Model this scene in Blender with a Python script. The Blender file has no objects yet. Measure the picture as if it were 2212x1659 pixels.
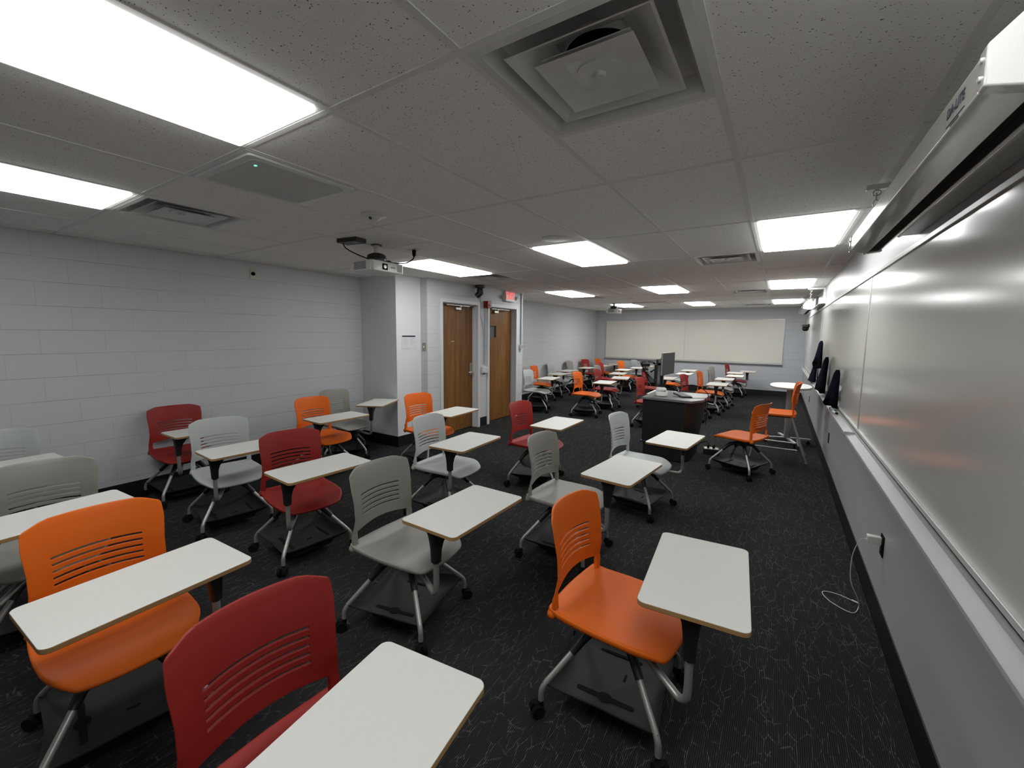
import bpy, math, random
from math import sin, cos, pi, radians as R, sqrt
from mathutils import Vector, Matrix
random.seed(7)
S = bpy.context.scene
C = S.collection
U = 0.6096            # ceiling grid module
H = 2.44              # ceiling height
XL, XR, YF, YN = -5.07, 0.785, 12.45, -3.2

# ------------------------------------------------------------------ materials
def new_mat(name):
    m = bpy.data.materials.new(name); m.use_nodes = True
    nt = m.node_tree; b = nt.nodes['Principled BSDF']
    return m, nt, b
def setp(b, **k):
    names = dict(color='Base Color', rough='Roughness', metal='Metallic', spec='Specular IOR Level', coat='Coat Weight',
                 coatr='Coat Roughness', emis='Emission Color', estr='Emission Strength', trans='Transmission Weight', ior='IOR')
    for a, v in k.items():
        s = b.inputs[names[a]]
        s.default_value = (*v, 1) if a in ('color', 'emis') else v
def N(nt, t, **k):
    n = nt.nodes.new(t)
    for a, v in k.items(): setattr(n, a, v)
    return n
def mat(name, color, rough=.5, metal=0, spec=.5, bump=0, bscale=300, var=0, vscale=3, coat=0, coatr=.1):
    m, nt, b = new_mat(name); setp(b, color=color, rough=rough, metal=metal, spec=spec, coat=coat, coatr=coatr)
    tc = N(nt, 'ShaderNodeTexCoord')
    if bump:
        n = N(nt, 'ShaderNodeTexNoise'); n.inputs['Scale'].default_value = bscale; n.inputs['Detail'].default_value = 2
        nt.links.new(tc.outputs['Object'], n.inputs['Vector'])
        bp = N(nt, 'ShaderNodeBump'); bp.inputs['Strength'].default_value = bump; bp.inputs['Distance'].default_value = .001
        nt.links.new(n.outputs['Fac'], bp.inputs['Height']); nt.links.new(bp.outputs['Normal'], b.inputs['Normal'])
    if var:
        n = N(nt, 'ShaderNodeTexNoise'); n.inputs['Scale'].default_value = vscale; n.inputs['Detail'].default_value = 3
        nt.links.new(tc.outputs['Object'], n.inputs['Vector'])
        r = N(nt, 'ShaderNodeValToRGB')
        r.color_ramp.elements[0].position = .3; r.color_ramp.elements[1].position = .7
        r.color_ramp.elements[0].color = (*[c*(1-var) for c in color], 1); r.color_ramp.elements[1].color = (*[min(1, c*(1+var)) for c in color], 1)
        nt.links.new(n.outputs['Fac'], r.inputs['Fac']); nt.links.new(r.outputs['Color'], b.inputs['Base Color'])
    return m
def emis(name, color, s):
    m, nt, b = new_mat(name); setp(b, color=color, emis=color, estr=s, rough=.4); return m

def block_mat(name, color, axis, off):
    """painted concrete block: running bond joints pressed in as fine grooves"""
    m, nt, b = new_mat(name); setp(b, color=color, rough=.5, spec=.35)
    g = N(nt, 'ShaderNodeNewGeometry'); sx = N(nt, 'ShaderNodeSeparateXYZ'); nt.links.new(g.outputs['Position'], sx.inputs[0])
    ad = N(nt, 'ShaderNodeMath', operation='ADD'); ad.inputs[1].default_value = off + 40*.4064
    nt.links.new(sx.outputs[axis], ad.inputs[0])
    cb = N(nt, 'ShaderNodeCombineXYZ'); nt.links.new(ad.outputs[0], cb.inputs[0]); nt.links.new(sx.outputs['Z'], cb.inputs[1])
    br = N(nt, 'ShaderNodeTexBrick'); br.offset = .5; br.offset_frequency = 2
    br.inputs['Scale'].default_value = 1; br.inputs['Mortar Size'].default_value = .0022; br.inputs['Mortar Smooth'].default_value = .6
    br.inputs['Brick Width'].default_value = .4064; br.inputs['Row Height'].default_value = .2032
    br.inputs['Color1'].default_value = (1, 1, 1, 1); br.inputs['Color2'].default_value = (.95, .95, .95, 1); br.inputs['Mortar'].default_value = (.1, .1, .1, 1)
    nt.links.new(cb.outputs[0], br.inputs['Vector'])
    no = N(nt, 'ShaderNodeTexNoise'); no.inputs['Scale'].default_value = 120; no.inputs['Detail'].default_value = 4
    nt.links.new(g.outputs['Position'], no.inputs['Vector'])
    mu = N(nt, 'ShaderNodeMath', operation='MULTIPLY_ADD'); mu.inputs[1].default_value = .10
    nt.links.new(no.outputs['Fac'], mu.inputs[0]); 
    inv = N(nt, 'ShaderNodeMath', operation='SUBTRACT'); inv.inputs[0].default_value = 1
    nt.links.new(br.outputs['Fac'], inv.inputs[1]); nt.links.new(inv.outputs[0], mu.inputs[2])
    bp = N(nt, 'ShaderNodeBump'); bp.inputs['Strength'].default_value = .55; bp.inputs['Distance'].default_value = .003
    nt.links.new(mu.outputs[0], bp.inputs['Height']); nt.links.new(bp.outputs['Normal'], b.inputs['Normal'])
    mx = N(nt, 'ShaderNodeMix', data_type='RGBA'); mx.inputs['A'].default_value = (*color, 1); mx.inputs['B'].default_value = (*[c*.45 for c in color], 1)
    # level bed joints read darker than the thin upright ones
    dv = N(nt, 'ShaderNodeMath', operation='PINGPONG'); dv.inputs[1].default_value = .1016; nt.links.new(sx.outputs['Z'], dv.inputs[0])
    mr = N(nt, 'ShaderNodeMapRange'); mr.inputs['From Min'].default_value = .0005; mr.inputs['From Max'].default_value = .0030; mr.inputs['To Min'].default_value = 1; mr.inputs['To Max'].default_value = 0
    zz = N(nt, 'ShaderNodeMath', operation='FRACT'); q = N(nt, 'ShaderNodeMath', operation='DIVIDE'); q.inputs[1].default_value = .2032; nt.links.new(sx.outputs['Z'], q.inputs[0]); nt.links.new(q.outputs[0], zz.inputs[0])
    pp = N(nt, 'ShaderNodeMath', operation='PINGPONG'); pp.inputs[1].default_value = .5; nt.links.new(zz.outputs[0], pp.inputs[0])
    mr.inputs['From Min'].default_value = .003; mr.inputs['From Max'].default_value = .014; nt.links.new(pp.outputs[0], mr.inputs['Value'])
    wn = N(nt, 'ShaderNodeTexNoise'); wn.inputs['Scale'].default_value = 2.5; nt.links.new(g.outputs['Position'], wn.inputs['Vector'])
    wm = N(nt, 'ShaderNodeMapRange'); wm.inputs['From Min'].default_value = .35; wm.inputs['From Max'].default_value = .6; nt.links.new(wn.outputs['Fac'], wm.inputs['Value'])
    m5 = N(nt, 'ShaderNodeMath', operation='MULTIPLY'); nt.links.new(mr.outputs[0], m5.inputs[0]); nt.links.new(wm.outputs[0], m5.inputs[1])
    m6 = N(nt, 'ShaderNodeMath', operation='MULTIPLY_ADD'); m6.inputs[1].default_value = .16; nt.links.new(br.outputs['Fac'], m6.inputs[0]); 
    m7 = N(nt, 'ShaderNodeMath', operation='MULTIPLY'); m7.inputs[1].default_value = .75; nt.links.new(m5.outputs[0], m7.inputs[0]); nt.links.new(m7.outputs[0], m6.inputs[2])
    nt.links.new(m6.outputs[0], mx.inputs['Factor']); nt.links.new(mx.outputs['Result'], b.inputs['Base Color'])
    return m

def tile_mat():
    """fissured mineral-fibre ceiling tile"""
    m, nt, b = new_mat('ceiling_tile'); setp(b, rough=.95, spec=.1)
    g = N(nt, 'ShaderNodeNewGeometry')
    mp = N(nt, 'ShaderNodeMapping'); mp.inputs['Rotation'].default_value = (0, 0, .5); mp.inputs['Scale'].default_value = (1, 1.5, 1)
    nt.links.new(g.outputs['Position'], mp.inputs[0])
    w = N(nt, 'ShaderNodeTexNoise'); w.inputs['Scale'].default_value = 60; w.inputs['Detail'].default_value = 2
    nt.links.new(g.outputs['Position'], w.inputs['Vector'])
    mxv = N(nt, 'ShaderNodeMix', data_type='VECTOR'); mxv.inputs['Factor'].default_value = .012
    nt.links.new(mp.outputs[0], mxv.inputs['A']); nt.links.new(w.outputs['Color'], mxv.inputs['B'])
    v = N(nt, 'ShaderNodeTexVoronoi', feature='F1'); v.inputs['Scale'].default_value = 75; v.inputs['Randomness'].default_value = 1
    nt.links.new(mxv.outputs['Result'], v.inputs['Vector'])
    n2 = N(nt, 'ShaderNodeTexNoise'); n2.inputs['Scale'].default_value = 45; n2.inputs['Detail'].default_value = 3
    nt.links.new(g.outputs['Position'], n2.inputs['Vector'])
    ad = N(nt, 'ShaderNodeMath', operation='MULTIPLY_ADD'); ad.inputs[1].default_value = -.55
    nt.links.new(n2.outputs['Fac'], ad.inputs[0]); nt.links.new(v.outputs['Distance'], ad.inputs[2])
    r = N(nt, 'ShaderNodeValToRGB'); e = r.color_ramp.elements
    e[0].position = -.0; e[0].color = (.16, .15, .14, 1); e[1].position = .035; e[1].color = (.87, .86, .835, 1)
    a2 = N(nt, 'ShaderNodeMath', operation='ADD'); a2.inputs[1].default_value = .155
    nt.links.new(ad.outputs[0], a2.inputs[0]); nt.links.new(a2.outputs[0], r.inputs['Fac'])
    nt.links.new(r.outputs['Color'], b.inputs['Base Color'])
    bp = N(nt, 'ShaderNodeBump'); bp.inputs['Strength'].default_value = .3; bp.inputs['Distance'].default_value = .002
    nt.links.new(n2.outputs['Fac'], bp.inputs['Height']); nt.links.new(bp.outputs['Normal'], b.inputs['Normal'])
    return m

def carpet_mat():
    """charcoal ribbed carpet tile with pale scratch-like random dashes"""
    m, nt, b = new_mat('carpet'); setp(b, rough=1, spec=.05)
    g = N(nt, 'ShaderNodeNewGeometry')
    sx = N(nt, 'ShaderNodeSeparateXYZ'); nt.links.new(g.outputs['Position'], sx.inputs[0])
    # ribs
    wv = N(nt, 'ShaderNodeTexWave', wave_type='BANDS', bands_direction='X', wave_profile='SIN'); wv.inputs['Scale'].default_value = 42
    wv.inputs['Distortion'].default_value = .6; wv.inputs['Detail'].default_value = 1
    nt.links.new(g.outputs['Position'], wv.inputs['Vector'])
    # dashes: stretched voronoi edges in two directions + wandering crackle
    outs = []
    for k, (rot, sc, st) in enumerate(((.0, 26, (1, .22, 1)), (1.57, 24, (1, .25, 1)), (.80, 17, (1, .5, 1)))):
        mp = N(nt, 'ShaderNodeMapping'); mp.inputs['Rotation'].default_value = (0, 0, rot); mp.inputs['Scale'].default_value = st
        mp.inputs['Location'].default_value = (k*3.1, k*1.7, 0)
        nt.links.new(g.outputs['Position'], mp.inputs[0])
        v = N(nt, 'ShaderNodeTexVoronoi', feature='DISTANCE_TO_EDGE', voronoi_dimensions='2D'); v.inputs['Scale'].default_value = sc
        nt.links.new(mp.outputs[0], v.inputs['Vector'])
        r = N(nt, 'ShaderNodeMapRange'); r.inputs['From Min'].default_value = .0; r.inputs['From Max'].default_value = .034
        r.inputs['To Min'].default_value = 1; r.inputs['To Max'].default_value = 0
        nt.links.new(v.outputs['Distance'], r.inputs['Value'])
        nz = N(nt, 'ShaderNodeTexNoise'); nz.inputs['Scale'].default_value = 14+5*k; nz.inputs['Detail'].default_value = 3
        nt.links.new(mp.outputs[0], nz.inputs['Vector'])
        r2 = N(nt, 'ShaderNodeMapRange'); r2.inputs['From Min'].default_value = .48; r2.inputs['From Max'].default_value = .62
        nt.links.new(nz.outputs['Fac'], r2.inputs['Value'])
        mu = N(nt, 'ShaderNodeMath', operation='MULTIPLY'); nt.links.new(r.outputs[0], mu.inputs[0]); nt.links.new(r2.outputs[0], mu.inputs[1])
        outs.append(mu)
    m1 = N(nt, 'ShaderNodeMath', operation='MAXIMUM'); nt.links.new(outs[0].outputs[0], m1.inputs[0]); nt.links.new(outs[1].outputs[0], m1.inputs[1])
    m2 = N(nt, 'ShaderNodeMath', operation='MAXIMUM'); nt.links.new(m1.outputs[0], m2.inputs[0]); nt.links.new(outs[2].outputs[0], m2.inputs[1])
    m3 = N(nt, 'ShaderNodeMath', operation='MULTIPLY'); nt.links.new(m2.outputs[0], m3.inputs[0]); nt.links.new(wv.outputs['Fac'], m3.inputs[1])
    fn = N(nt, 'ShaderNodeTexNoise'); fn.inputs['Scale'].default_value = 260; nt.links.new(g.outputs['Position'], fn.inputs['Vector'])
    base = N(nt, 'ShaderNodeMix', data_type='RGBA'); base.inputs['A'].default_value = (.011, .0115, .012, 1); base.inputs['B'].default_value = (.055, .055, .055, 1)
    mm = N(nt, 'ShaderNodeMath', operation='MULTIPLY'); nt.links.new(fn.outputs['Fac'], mm.inputs[0]); nt.links.new(wv.outputs['Fac'], mm.inputs[1])
    nt.links.new(mm.outputs[0], base.inputs['Factor'])
    mx = N(nt, 'ShaderNodeMix', data_type='RGBA'); mx.inputs['B'].default_value = (.17, .167, .16, 1)
    nt.links.new(base.outputs['Result'], mx.inputs['A']); nt.links.new(m3.outputs[0], mx.inputs['Factor'])
    nt.links.new(mx.outputs['Result'], b.inputs['Base Color'])
    bp = N(nt, 'ShaderNodeBump'); bp.inputs['Strength'].default_value = .6; bp.inputs['Distance'].default_value = .002
    nt.links.new(mm.outputs[0], bp.inputs['Height']); nt.links.new(bp.outputs['Normal'], b.inputs['Normal'])
    return m

def wood_mat():
    m, nt, b = new_mat('door_veneer'); setp(b, rough=.45, spec=.25)
    g = N(nt, 'ShaderNodeNewGeometry'); mp = N(nt, 'ShaderNodeMapping'); mp.inputs['Scale'].default_value = (1, 9, .7)
    nt.links.new(g.outputs['Position'], mp.inputs[0])
    n = N(nt, 'ShaderNodeTexNoise'); n.inputs['Scale'].default_value = 2.2; n.inputs['Detail'].default_value = 6; n.inputs['Distortion'].default_value = .6
    nt.links.new(mp.outputs[0], n.inputs['Vector'])
    r = N(nt, 'ShaderNodeValToRGB'); e = r.color_ramp.elements
    e[0].position = .3; e[0].color = (.13, .052, .012, 1); e[1].position = .72; e[1].color = (.235, .108, .028, 1)
    nt.links.new(n.outputs['Fac'], r.inputs['Fac']); nt.links.new(r.outputs['Color'], b.inputs['Base Color'])
    return m
def ply_mat():
    m, nt, b = new_mat('plywood_edge'); setp(b, rough=.5)
    g = N(nt, 'ShaderNodeNewGeometry'); w = N(nt, 'ShaderNodeTexWave', wave_type='BANDS', bands_direction='Z'); w.inputs['Scale'].default_value = 62; w.inputs['Distortion'].default_value = .3
    nt.links.new(g.outputs['Position'], w.inputs['Vector'])
    r = N(nt, 'ShaderNodeValToRGB'); e = r.color_ramp.elements
    e[0].position = .25; e[0].color = (.16, .08, .03, 1); e[1].position = .6; e[1].color = (.50, .31, .13, 1)
    nt.links.new(w.outputs['Fac'], r.inputs['Fac']); nt.links.new(r.outputs['Color'], b.inputs['Base Color'])
    return m

WALL = (.52, .535, .55)
M = dict(
    wall_l=block_mat('painted_block_side', WALL, 'Y', -.065-.2032), wall_f=block_mat('painted_block_far', (.43, .45, .48), 'X', .1),
    wall_n=mat('smooth_grey_paint', (.66, .67, .675), .5, bump=.15, bscale=250), wall_r=mat('right_wall_paint', (.42, .43, .435), .38, spec=.5, bump=.08, bscale=200),
    tile=tile_mat(), grid=mat('grid_white_metal', (.72, .715, .70), .45), carpet=carpet_mat(), base=mat('black_rubber_base', (.006, .006, .007), .45),
    board=mat('whiteboard_enamel', (.48, .475, .45), .17, spec=.6, bump=.02, bscale=40), board_far=mat('cream_whiteboard', (.60, .585, .53), .35),
    alu=mat('anodised_aluminium', (.46, .47, .46), .38, metal=.45), trayalu=mat('tray_aluminium', (.34, .35, .345), .42, metal=.3, spec=.4), white=mat('white_metal', (.62, .62, .60), .35, coat=.3),
    gloss=mat('glossy_white_case', (.62, .615, .59), .22, spec=.8, coat=1, coatr=.06),
    frame=mat('white_frame_paint', (.58, .595, .61), .35), door=wood_mat(), ply=ply_mat(),
    silver=mat('silver_powdercoat', (.40, .395, .375), .38, metal=.6, bump=.05, bscale=600), black=mat('black_plastic', (.012, .012, .014), .42, bump=.2, bscale=500),
    blackd=mat('dark_matte', (.003, .003, .0035), .9, spec=.2), bright=mat('bright_white_plastic', (.80, .80, .78), .4), tray=mat('tray_black_plastic', (.020, .020, .021), .6, spec=.25, bump=.3, bscale=400),
    orange=mat('orange_plastic', (.65, .120, .008), .48, spec=.22, bump=.25, bscale=700), red=mat('red_plastic', (.25, .017, .013), .48, spec=.28, bump=.25, bscale=700),
    gray=mat('warm_grey_plastic', (.235, .225, .205), .45, bump=.25, bscale=700), light=mat('pale_grey_plastic', (.40, .425, .42), .45, bump=.25, bscale=700),
    top=mat('white_laminate', (.585, .585, .555), .5, spec=.35, var=.015, vscale=60), under=mat('desk_underside', (.30, .22, .13), .6),
    podtop=mat('podium_laminate', (.12, .125, .13), .3, var=.05, vscale=30), pod=mat('podium_black', (.007, .007, .008), .45),
    screen=mat('monitor_glass', (.03, .033, .036), .22), cloth=mat('black_microfibre', (.004, .0045, .009), 1, spec=.05, bump=.5, bscale=300),
    glass=None, steel=mat('brushed_steel', (.45, .44, .40), .35, metal=.9), redp=mat('alarm_red', (.22, .012, .014), .4), brass=mat('steel_plate', (.30, .29, .23), .4, metal=.5),
    paper=mat('white_paper', (.62, .63, .66), .7), ink=mat('grey_ink', (.28, .29, .32), .7), navy=mat('navy_ink', (.03, .035, .06), .6),
    cable_w=mat('white_cable', (.60, .60, .56), .45), grille=mat('mic_grille', (.60, .605, .60), .8, bump=.6, bscale=900), green=mat('green_plastic', (.0, .10, .06), .4),
    lamp=None, led=emis('green_led', (.1, 1, .45), 3), exitred=emis('exit_letters', (1, .05, .04), 1.0), exitbg=mat('exit_face', (.62, .55, .53), .4),
    lens_tint=mat('lens_glass', (.20, .06, .05), .1, coat=1), lampw=mat('lamp_clear', (.5, .5, .48), .2, coat=1))  # projector lens: even dark red base under a clear coat
LAMPS = {-2: 8.6, 4: 10.2, 10: 14.0, 16: 17.0}
for k_, v_ in LAMPS.items(): M['lamp%d' % k_] = emis('lamp_panel', (.985, 1.0, .985), v_)
gm, nt, b = new_mat('wire_glass'); setp(b, color=(.10, .12, .13), rough=.12, spec=.6); M['glass'] = gm

# ------------------------------------------------------------------ mesh builder
class MB:
    def __init__(s): s.v = []; s.f = []; s.m = []
    def add(s, vs, fs, m=0, T=None):
        o = len(s.v)
        s.v += [tuple(T @ Vector(v)) if T else tuple(v) for v in vs]
        s.f += [tuple(i+o for i in f) for f in fs]; s.m += [m]*len(fs); return s
    def box(s, x0, y0, z0, x1, y1, z1, m=0, T=None):
        v = [(x, y, z) for z in (z0, z1) for y in (y0, y1) for x in (x0, x1)]
        return s.add(v, [(0, 2, 3, 1), (4, 5, 7, 6), (0, 1, 5, 4), (2, 6, 7, 3), (0, 4, 6, 2), (1, 3, 7, 5)], m, T)
    def prism(s, poly, z0, z1, mt=0, ms=None, mb=None, T=None, z1f=None):
        n = len(poly); ms = mt if ms is None else ms; mb = mt if mb is None else mb
        v = [(x, y, z0) for x, y in poly]+[(x, y, z1) for x, y in poly]
        s.add(v, [tuple(range(n, 2*n))], mt, T); o = len(s.v)-2*n
        s.f.append(tuple(o+i for i in reversed(range(n)))); s.m.append(mb)
        for i in range(n):
            j = (i+1) % n; s.f.append((o+i, o+j, o+n+j, o+n+i)); s.m.append(ms)
        return s
    def ring(s, rings, m=0, cap=True, closed=True, T=None):
        n = len(rings[0]); v = [p for r in rings for p in r]; f = []
        for k in range(len(rings)-1):
            for i in range(n if closed else n-1):
                j = (i+1) % n; f.append((k*n+i, k*n+j, (k+1)*n+j, (k+1)*n+i))
        if cap: f += [tuple(reversed(range(n))), tuple((len(rings)-1)*n+i for i in range(n))]
        return s.add(v, f, m, T)
    def tube(s, pts, r, n=10, m=0, T=None, cap=True):
        P = [Vector(p) for p in pts]; rr = r if isinstance(r, (list, tuple)) else [r]*len(P)
        rings = []; up = None
        for i, p in enumerate(P):
            d = (P[min(i+1, len(P)-1)]-P[max(i-1, 0)]).normalized()
            if up is None: up = Vector((0, 0, 1)) if abs(d.z) < .9 else Vector((1, 0, 0))
            a = d.cross(up).normalized(); up = a.cross(d).normalized()
            rings.append([tuple(p+a*cos(2*pi*k/n)*rr[i]+up*sin(2*pi*k/n)*rr[i]) for k in range(n)])
        return s.ring(rings, m, cap, True, T)
    def cyl(s, p0, p1, r0, r1=None, n=16, m=0, T=None): return s.tube([p0, p1], [r0, r1 if r1 is not None else r0], n, m, T)
    def sph(s, c, r, n=10, k=6, m=0, sz=1):
        rings = [[(c[0]+r*sin(pi*i/k)*cos(2*pi*j/n), c[1]+r*sin(pi*i/k)*sin(2*pi*j/n), c[2]-r*sz*cos(pi*i/k)) for j in range(n)] for i in [.15]+list(range(1, k))+[k-.15]]
        return s.ring(rings, m)
    def mesh(s, name, mats, smooth=True):
        me = bpy.data.meshes.new(name); me.from_pydata(s.v, [], s.f)
        for m in mats: me.materials.append(m)
        me.polygons.foreach_set('material_index', s.m)
        me.polygons.foreach_set('use_smooth', [smooth]*len(s.f)); me.update()
        return me
def link(name, me, parent=None, loc=(0, 0, 0), rz=0, bevel=0, sub=0, seg=2):
    o = bpy.data.objects.new(name, me); C.objects.link(o); o.parent = parent; o.location = loc; o.rotation_euler = (0, 0, rz)
    if bevel:
        b = o.modifiers.new('bevel', 'BEVEL'); b.width = bevel; b.segments = seg; b.limit_method = 'ANGLE'; b.angle_limit = R(40)
        b.harden_normals = False
    if sub:
        b = o.modifiers.new('sub', 'SUBSURF'); b.levels = b.render_levels = sub
    if me is not None and (bevel or not sub): smooth_by_angle(me)
    return o
def smooth_by_angle(me, ang=35):
    if me.get('sba'): return
    me['sba'] = 1
    try: me.set_sharp_from_angle(angle=R(ang))
    except Exception: pass
def obj(name, mb, mats, parent=None, loc=(0, 0, 0), rz=0, bevel=0, sub=0, smooth=True):
    mats = mats if isinstance(mats, (list, tuple)) else [mats]
    return link(name, mb.mesh(name, [M[x] if isinstance(x, str) else x for x in mats], smooth), parent, loc, rz, bevel, sub)
def tag(o, label, cat, group=None, kind=None):
    if label: o['label'] = label
    if cat: o['category'] = cat
    if group: o['group'] = group
    if kind: o['kind'] = kind
    return o
def empty(name, loc, rz=0, label=None, cat=None, group=None):
    o = bpy.data.objects.new(name, None); C.objects.link(o); o.location = loc; o.rotation_euler = (0, 0, rz); o.empty_display_size = .1
    return tag(o, label, cat, group)
def struct(name, mb, mats, parent=None, **k):
    o = obj(name, mb, mats, parent, **k)
    if parent is None: o['kind'] = 'structure'
    return o
def text_mesh(txt, size, depth, material, name, bold=0):
    cu = bpy.data.curves.new(name, 'FONT'); cu.body = txt; cu.size = size; cu.extrude = depth; cu.align_x = 'CENTER'; cu.align_y = 'CENTER'; cu.offset = bold
    o = bpy.data.objects.new(name, cu); C.objects.link(o)
    me = bpy.data.meshes.new_from_object(o.evaluated_get(bpy.context.evaluated_depsgraph_get())); me.name = name
    C.objects.unlink(o); bpy.data.objects.remove(o)
    me.materials.clear(); me.materials.append(material); return me
def bez(pts, n=8):
    """smooth Catmull-Rom through points"""
    P = [Vector(p) for p in pts]; P = [P[0]*2-P[1]]+P+[P[-1]*2-P[-2]]; out = []
    for i in range(1, len(P)-2):
        for k in range(n):
            t = k/n; a, b, c, d = P[i-1:i+3]
            out.append(.5*((2*b)+(c-a)*t+(2*a-5*b+4*c-d)*t*t+(3*b-a-3*c+d)*t**3))
    out.append(P[-2]); return out
def rrect(w, h, r, n=5, cx=0, cy=0):
    out = []
    for sx, sy, a0 in ((1, 1, 0), (-1, 1, 90), (-1, -1, 180), (1, -1, 270)):
        for k in range(n+1):
            a = R(a0+90*k/n); out.append((cx+sx*(w/2-r)+r*cos(a), cy+sy*(h/2-r)+r*sin(a)))
    return out

# ------------------------------------------------------------------ room shell
struct('floor', MB().box(XL-.3, YN-.2, -.1, XR+.2, YF+.2, 0), 'carpet')
struct('wall_left', MB().box(XL-.15, YN, 0, XL, YF+.1, H+.35), 'wall_l')
struct('wall_right', MB().box(XR, YN, 0, XR+.15, YF+.1, H+.35), 'wall_r')
struct('wall_far', MB().box(XL, YF, 0, XR, YF+.15, H+.35), 'wall_f')
struct('wall_near', MB().box(XL, YN-.15, 0, XR, YN, H+.35), 'wall_n')
PX_, DX = -4.325, -4.19       # pillar face, door wall face
struct('wall_pillar', MB().box(XL, 3.08, 0, PX_, 3.55, H+.3), 'wall_n')
# door wall with two openings
D = [(3.87, 4.76), (5.09, 5.99)]; DT = 2.115; YE = 6.25
w = MB()
ys = [3.55, D[0][0], D[0][1], D[1][0], D[1][1], YE]
for i in (0, 2, 4): w.box(XL, ys[i], 0, DX, ys[i+1], H+.3)
for a, b_ in D: w.box(XL, a, DT, DX, b_, H+.3)
struct('wall_doors', w, 'wall_l')
# baseboards
BB = .155; t = .006
struct('baseboard_left', MB().box(XL, YN, 0, XL+t, 3.08, BB).box(XL, YE, 0, XL+t, YF, BB), 'base')
struct('baseboard_right', MB().box(XR-t, YN, 0, XR, YF, BB), 'base')
struct('baseboard_far', MB().box(XL+t, YF-t, 0, XR-t, YF, BB), 'base')
struct('baseboard_pillar', MB().box(XL+t, 3.08-t, 0, PX_+t, 3.08, BB).box(PX_, 3.08, 0, PX_+t, 3.55-t, BB).box(PX_, 3.55-t, 0, DX, 3.55, BB).box(DX, 3.55, 0, DX+t, 3.80, BB)
       .box(DX, 4.84, 0, DX+t, 5.03, BB).box(DX, 6.06, 0, DX+t, YE+t, BB).box(XL+t, YE, 0, DX, YE+t, BB), 'base')

# ceiling: tiles laid cell by cell, with cells left out for lamps and diffusers
LX = [0, -3, -6]; LY = [-2, 4, 10, 16]
lights = [(X, Y) for X in LX for Y in LY]
vents = [(-1, 0), (-1, 6), (-1, 12), (-1, 18), (-6, 0), (-6, 6), (-6, 12), (-6, 18)]
skip = {(X, Y+k) for X, Y in lights for k in (0, 1)} | set(vents)
x0c, x1c = XL/U, XR/U; y0c, y1c = YN/U, YF/U
cm = MB()
for i in range(-9, 2):
    for j in range(-6, 21):
        if (i, j) in skip: continue
        a, b_ = max(i, x0c)*U, min(i+1, x1c)*U; c, d = max(j, y0c)*U, min(j+1, y1c)*U
        if b_ <= a or d <= c: continue
        cm.box(a, c, H, b_, d, H+.016)
ceil = struct('ceiling', cm, 'tile')
gb = MB(); gw = .012
for i in range(-8, 2): gb.box(i*U-gw, YN, H-.0035, i*U+gw, YF, H+.001)
for i in range(-9, 2):
    a, b_ = max(i*U, XL), min((i+1)*U, XR)
    js = set(range(-4, 21, 2))
    for X, Y in vents:
        if X == i: js |= {Y+1}
    if i == -5: js |= {3}
    for j in js: gb.box(a, j*U-gw, H-.003, b_, j*U+gw, H+.001)
# wall angle
for bx in ((XL, YN, XL+.022, YF), (XR-.022, YN, XR, YF), (XL, YF-.022, XR, YF), (XL, 3.058, PX_+.02, 3.08), (DX, 3.55, DX+.02, YE), (XL, YE, DX+.02, YE+.02)):
    gb.box(bx[0], bx[1], H-.003, bx[2], bx[3], H+.001)
obj('grid_bar', gb, 'grid', ceil)
struct('trim_1', MB().box(XL-.1, YN-.1, H+.5, XR+.1, YF+.1, H+.52), 'blackd')   # structural deck above the plenum

# lamps
LIGHTLAB = {(0, -2): 'lit ceiling panel nearest the projection screen, behind the photographer', (0, 4): 'bright ceiling panel beside the far end of the long projection screen', (0, 10): 'slim lit ceiling panel just left of the farther projection screen',
 (0, 16): 'farthest lit ceiling panel on the whiteboard side, touching the far wall end', (-3, -2): 'huge glaring ceiling panel at the upper left, largest of all lamps', (-3, 4): 'lit ceiling panel in mid room, second of the middle row, right of the near projector',
 (-3, 10): 'lit ceiling panel above and right of the far projector, third of the middle row', (-3, 16): 'smallest lit ceiling panel of the middle row, near the far wall', (-6, -2): 'lit ceiling panel at the left edge of view, next to an air diffuser',
 (-6, 4): 'lit ceiling panel above the doors, directly behind the near projector', (-6, 10): 'lit ceiling panel past the EXIT sign on the door side', (-6, 16): 'lit ceiling panel partly hidden behind the far projector'}
fr = MB(); lw, ll = U-.024, 2*U-.024
fm = .022
for a in ((0, 0, lw, fm), (0, ll-fm, lw, ll), (0, fm, fm, ll-fm), (lw-fm, fm, lw, ll-fm)): fr.box(a[0], a[1], H-.002, a[2], a[3], H+.02)
fr.box(0, 0, H+.02, lw, ll, H+.07)
frm = fr.mesh('frame', [M['white']]); lens = MB().ring([[(a, b, z) for a, b in ((o, o), (lw-o, o), (lw-o, ll-o), (o, ll-o))] for o, z in ((fm, H+.004), (fm+.002, H-.014), (fm+.014, H-.021))], 0)  # lens drop below the tiles is added so its sides spill light onto them
dms = {k: lens.mesh('diffuser', [M['lamp%d' % k]]) for k in LY}
for X, Y in lights:
    e = empty('ceiling_light', (X*U+.012, Y*U+.012, 0), 0, LIGHTLAB[(X, Y)], 'ceiling light', 'lit ceiling panels')
    link('frame', frm, e); link('diffuser', dms[Y], e)

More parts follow.
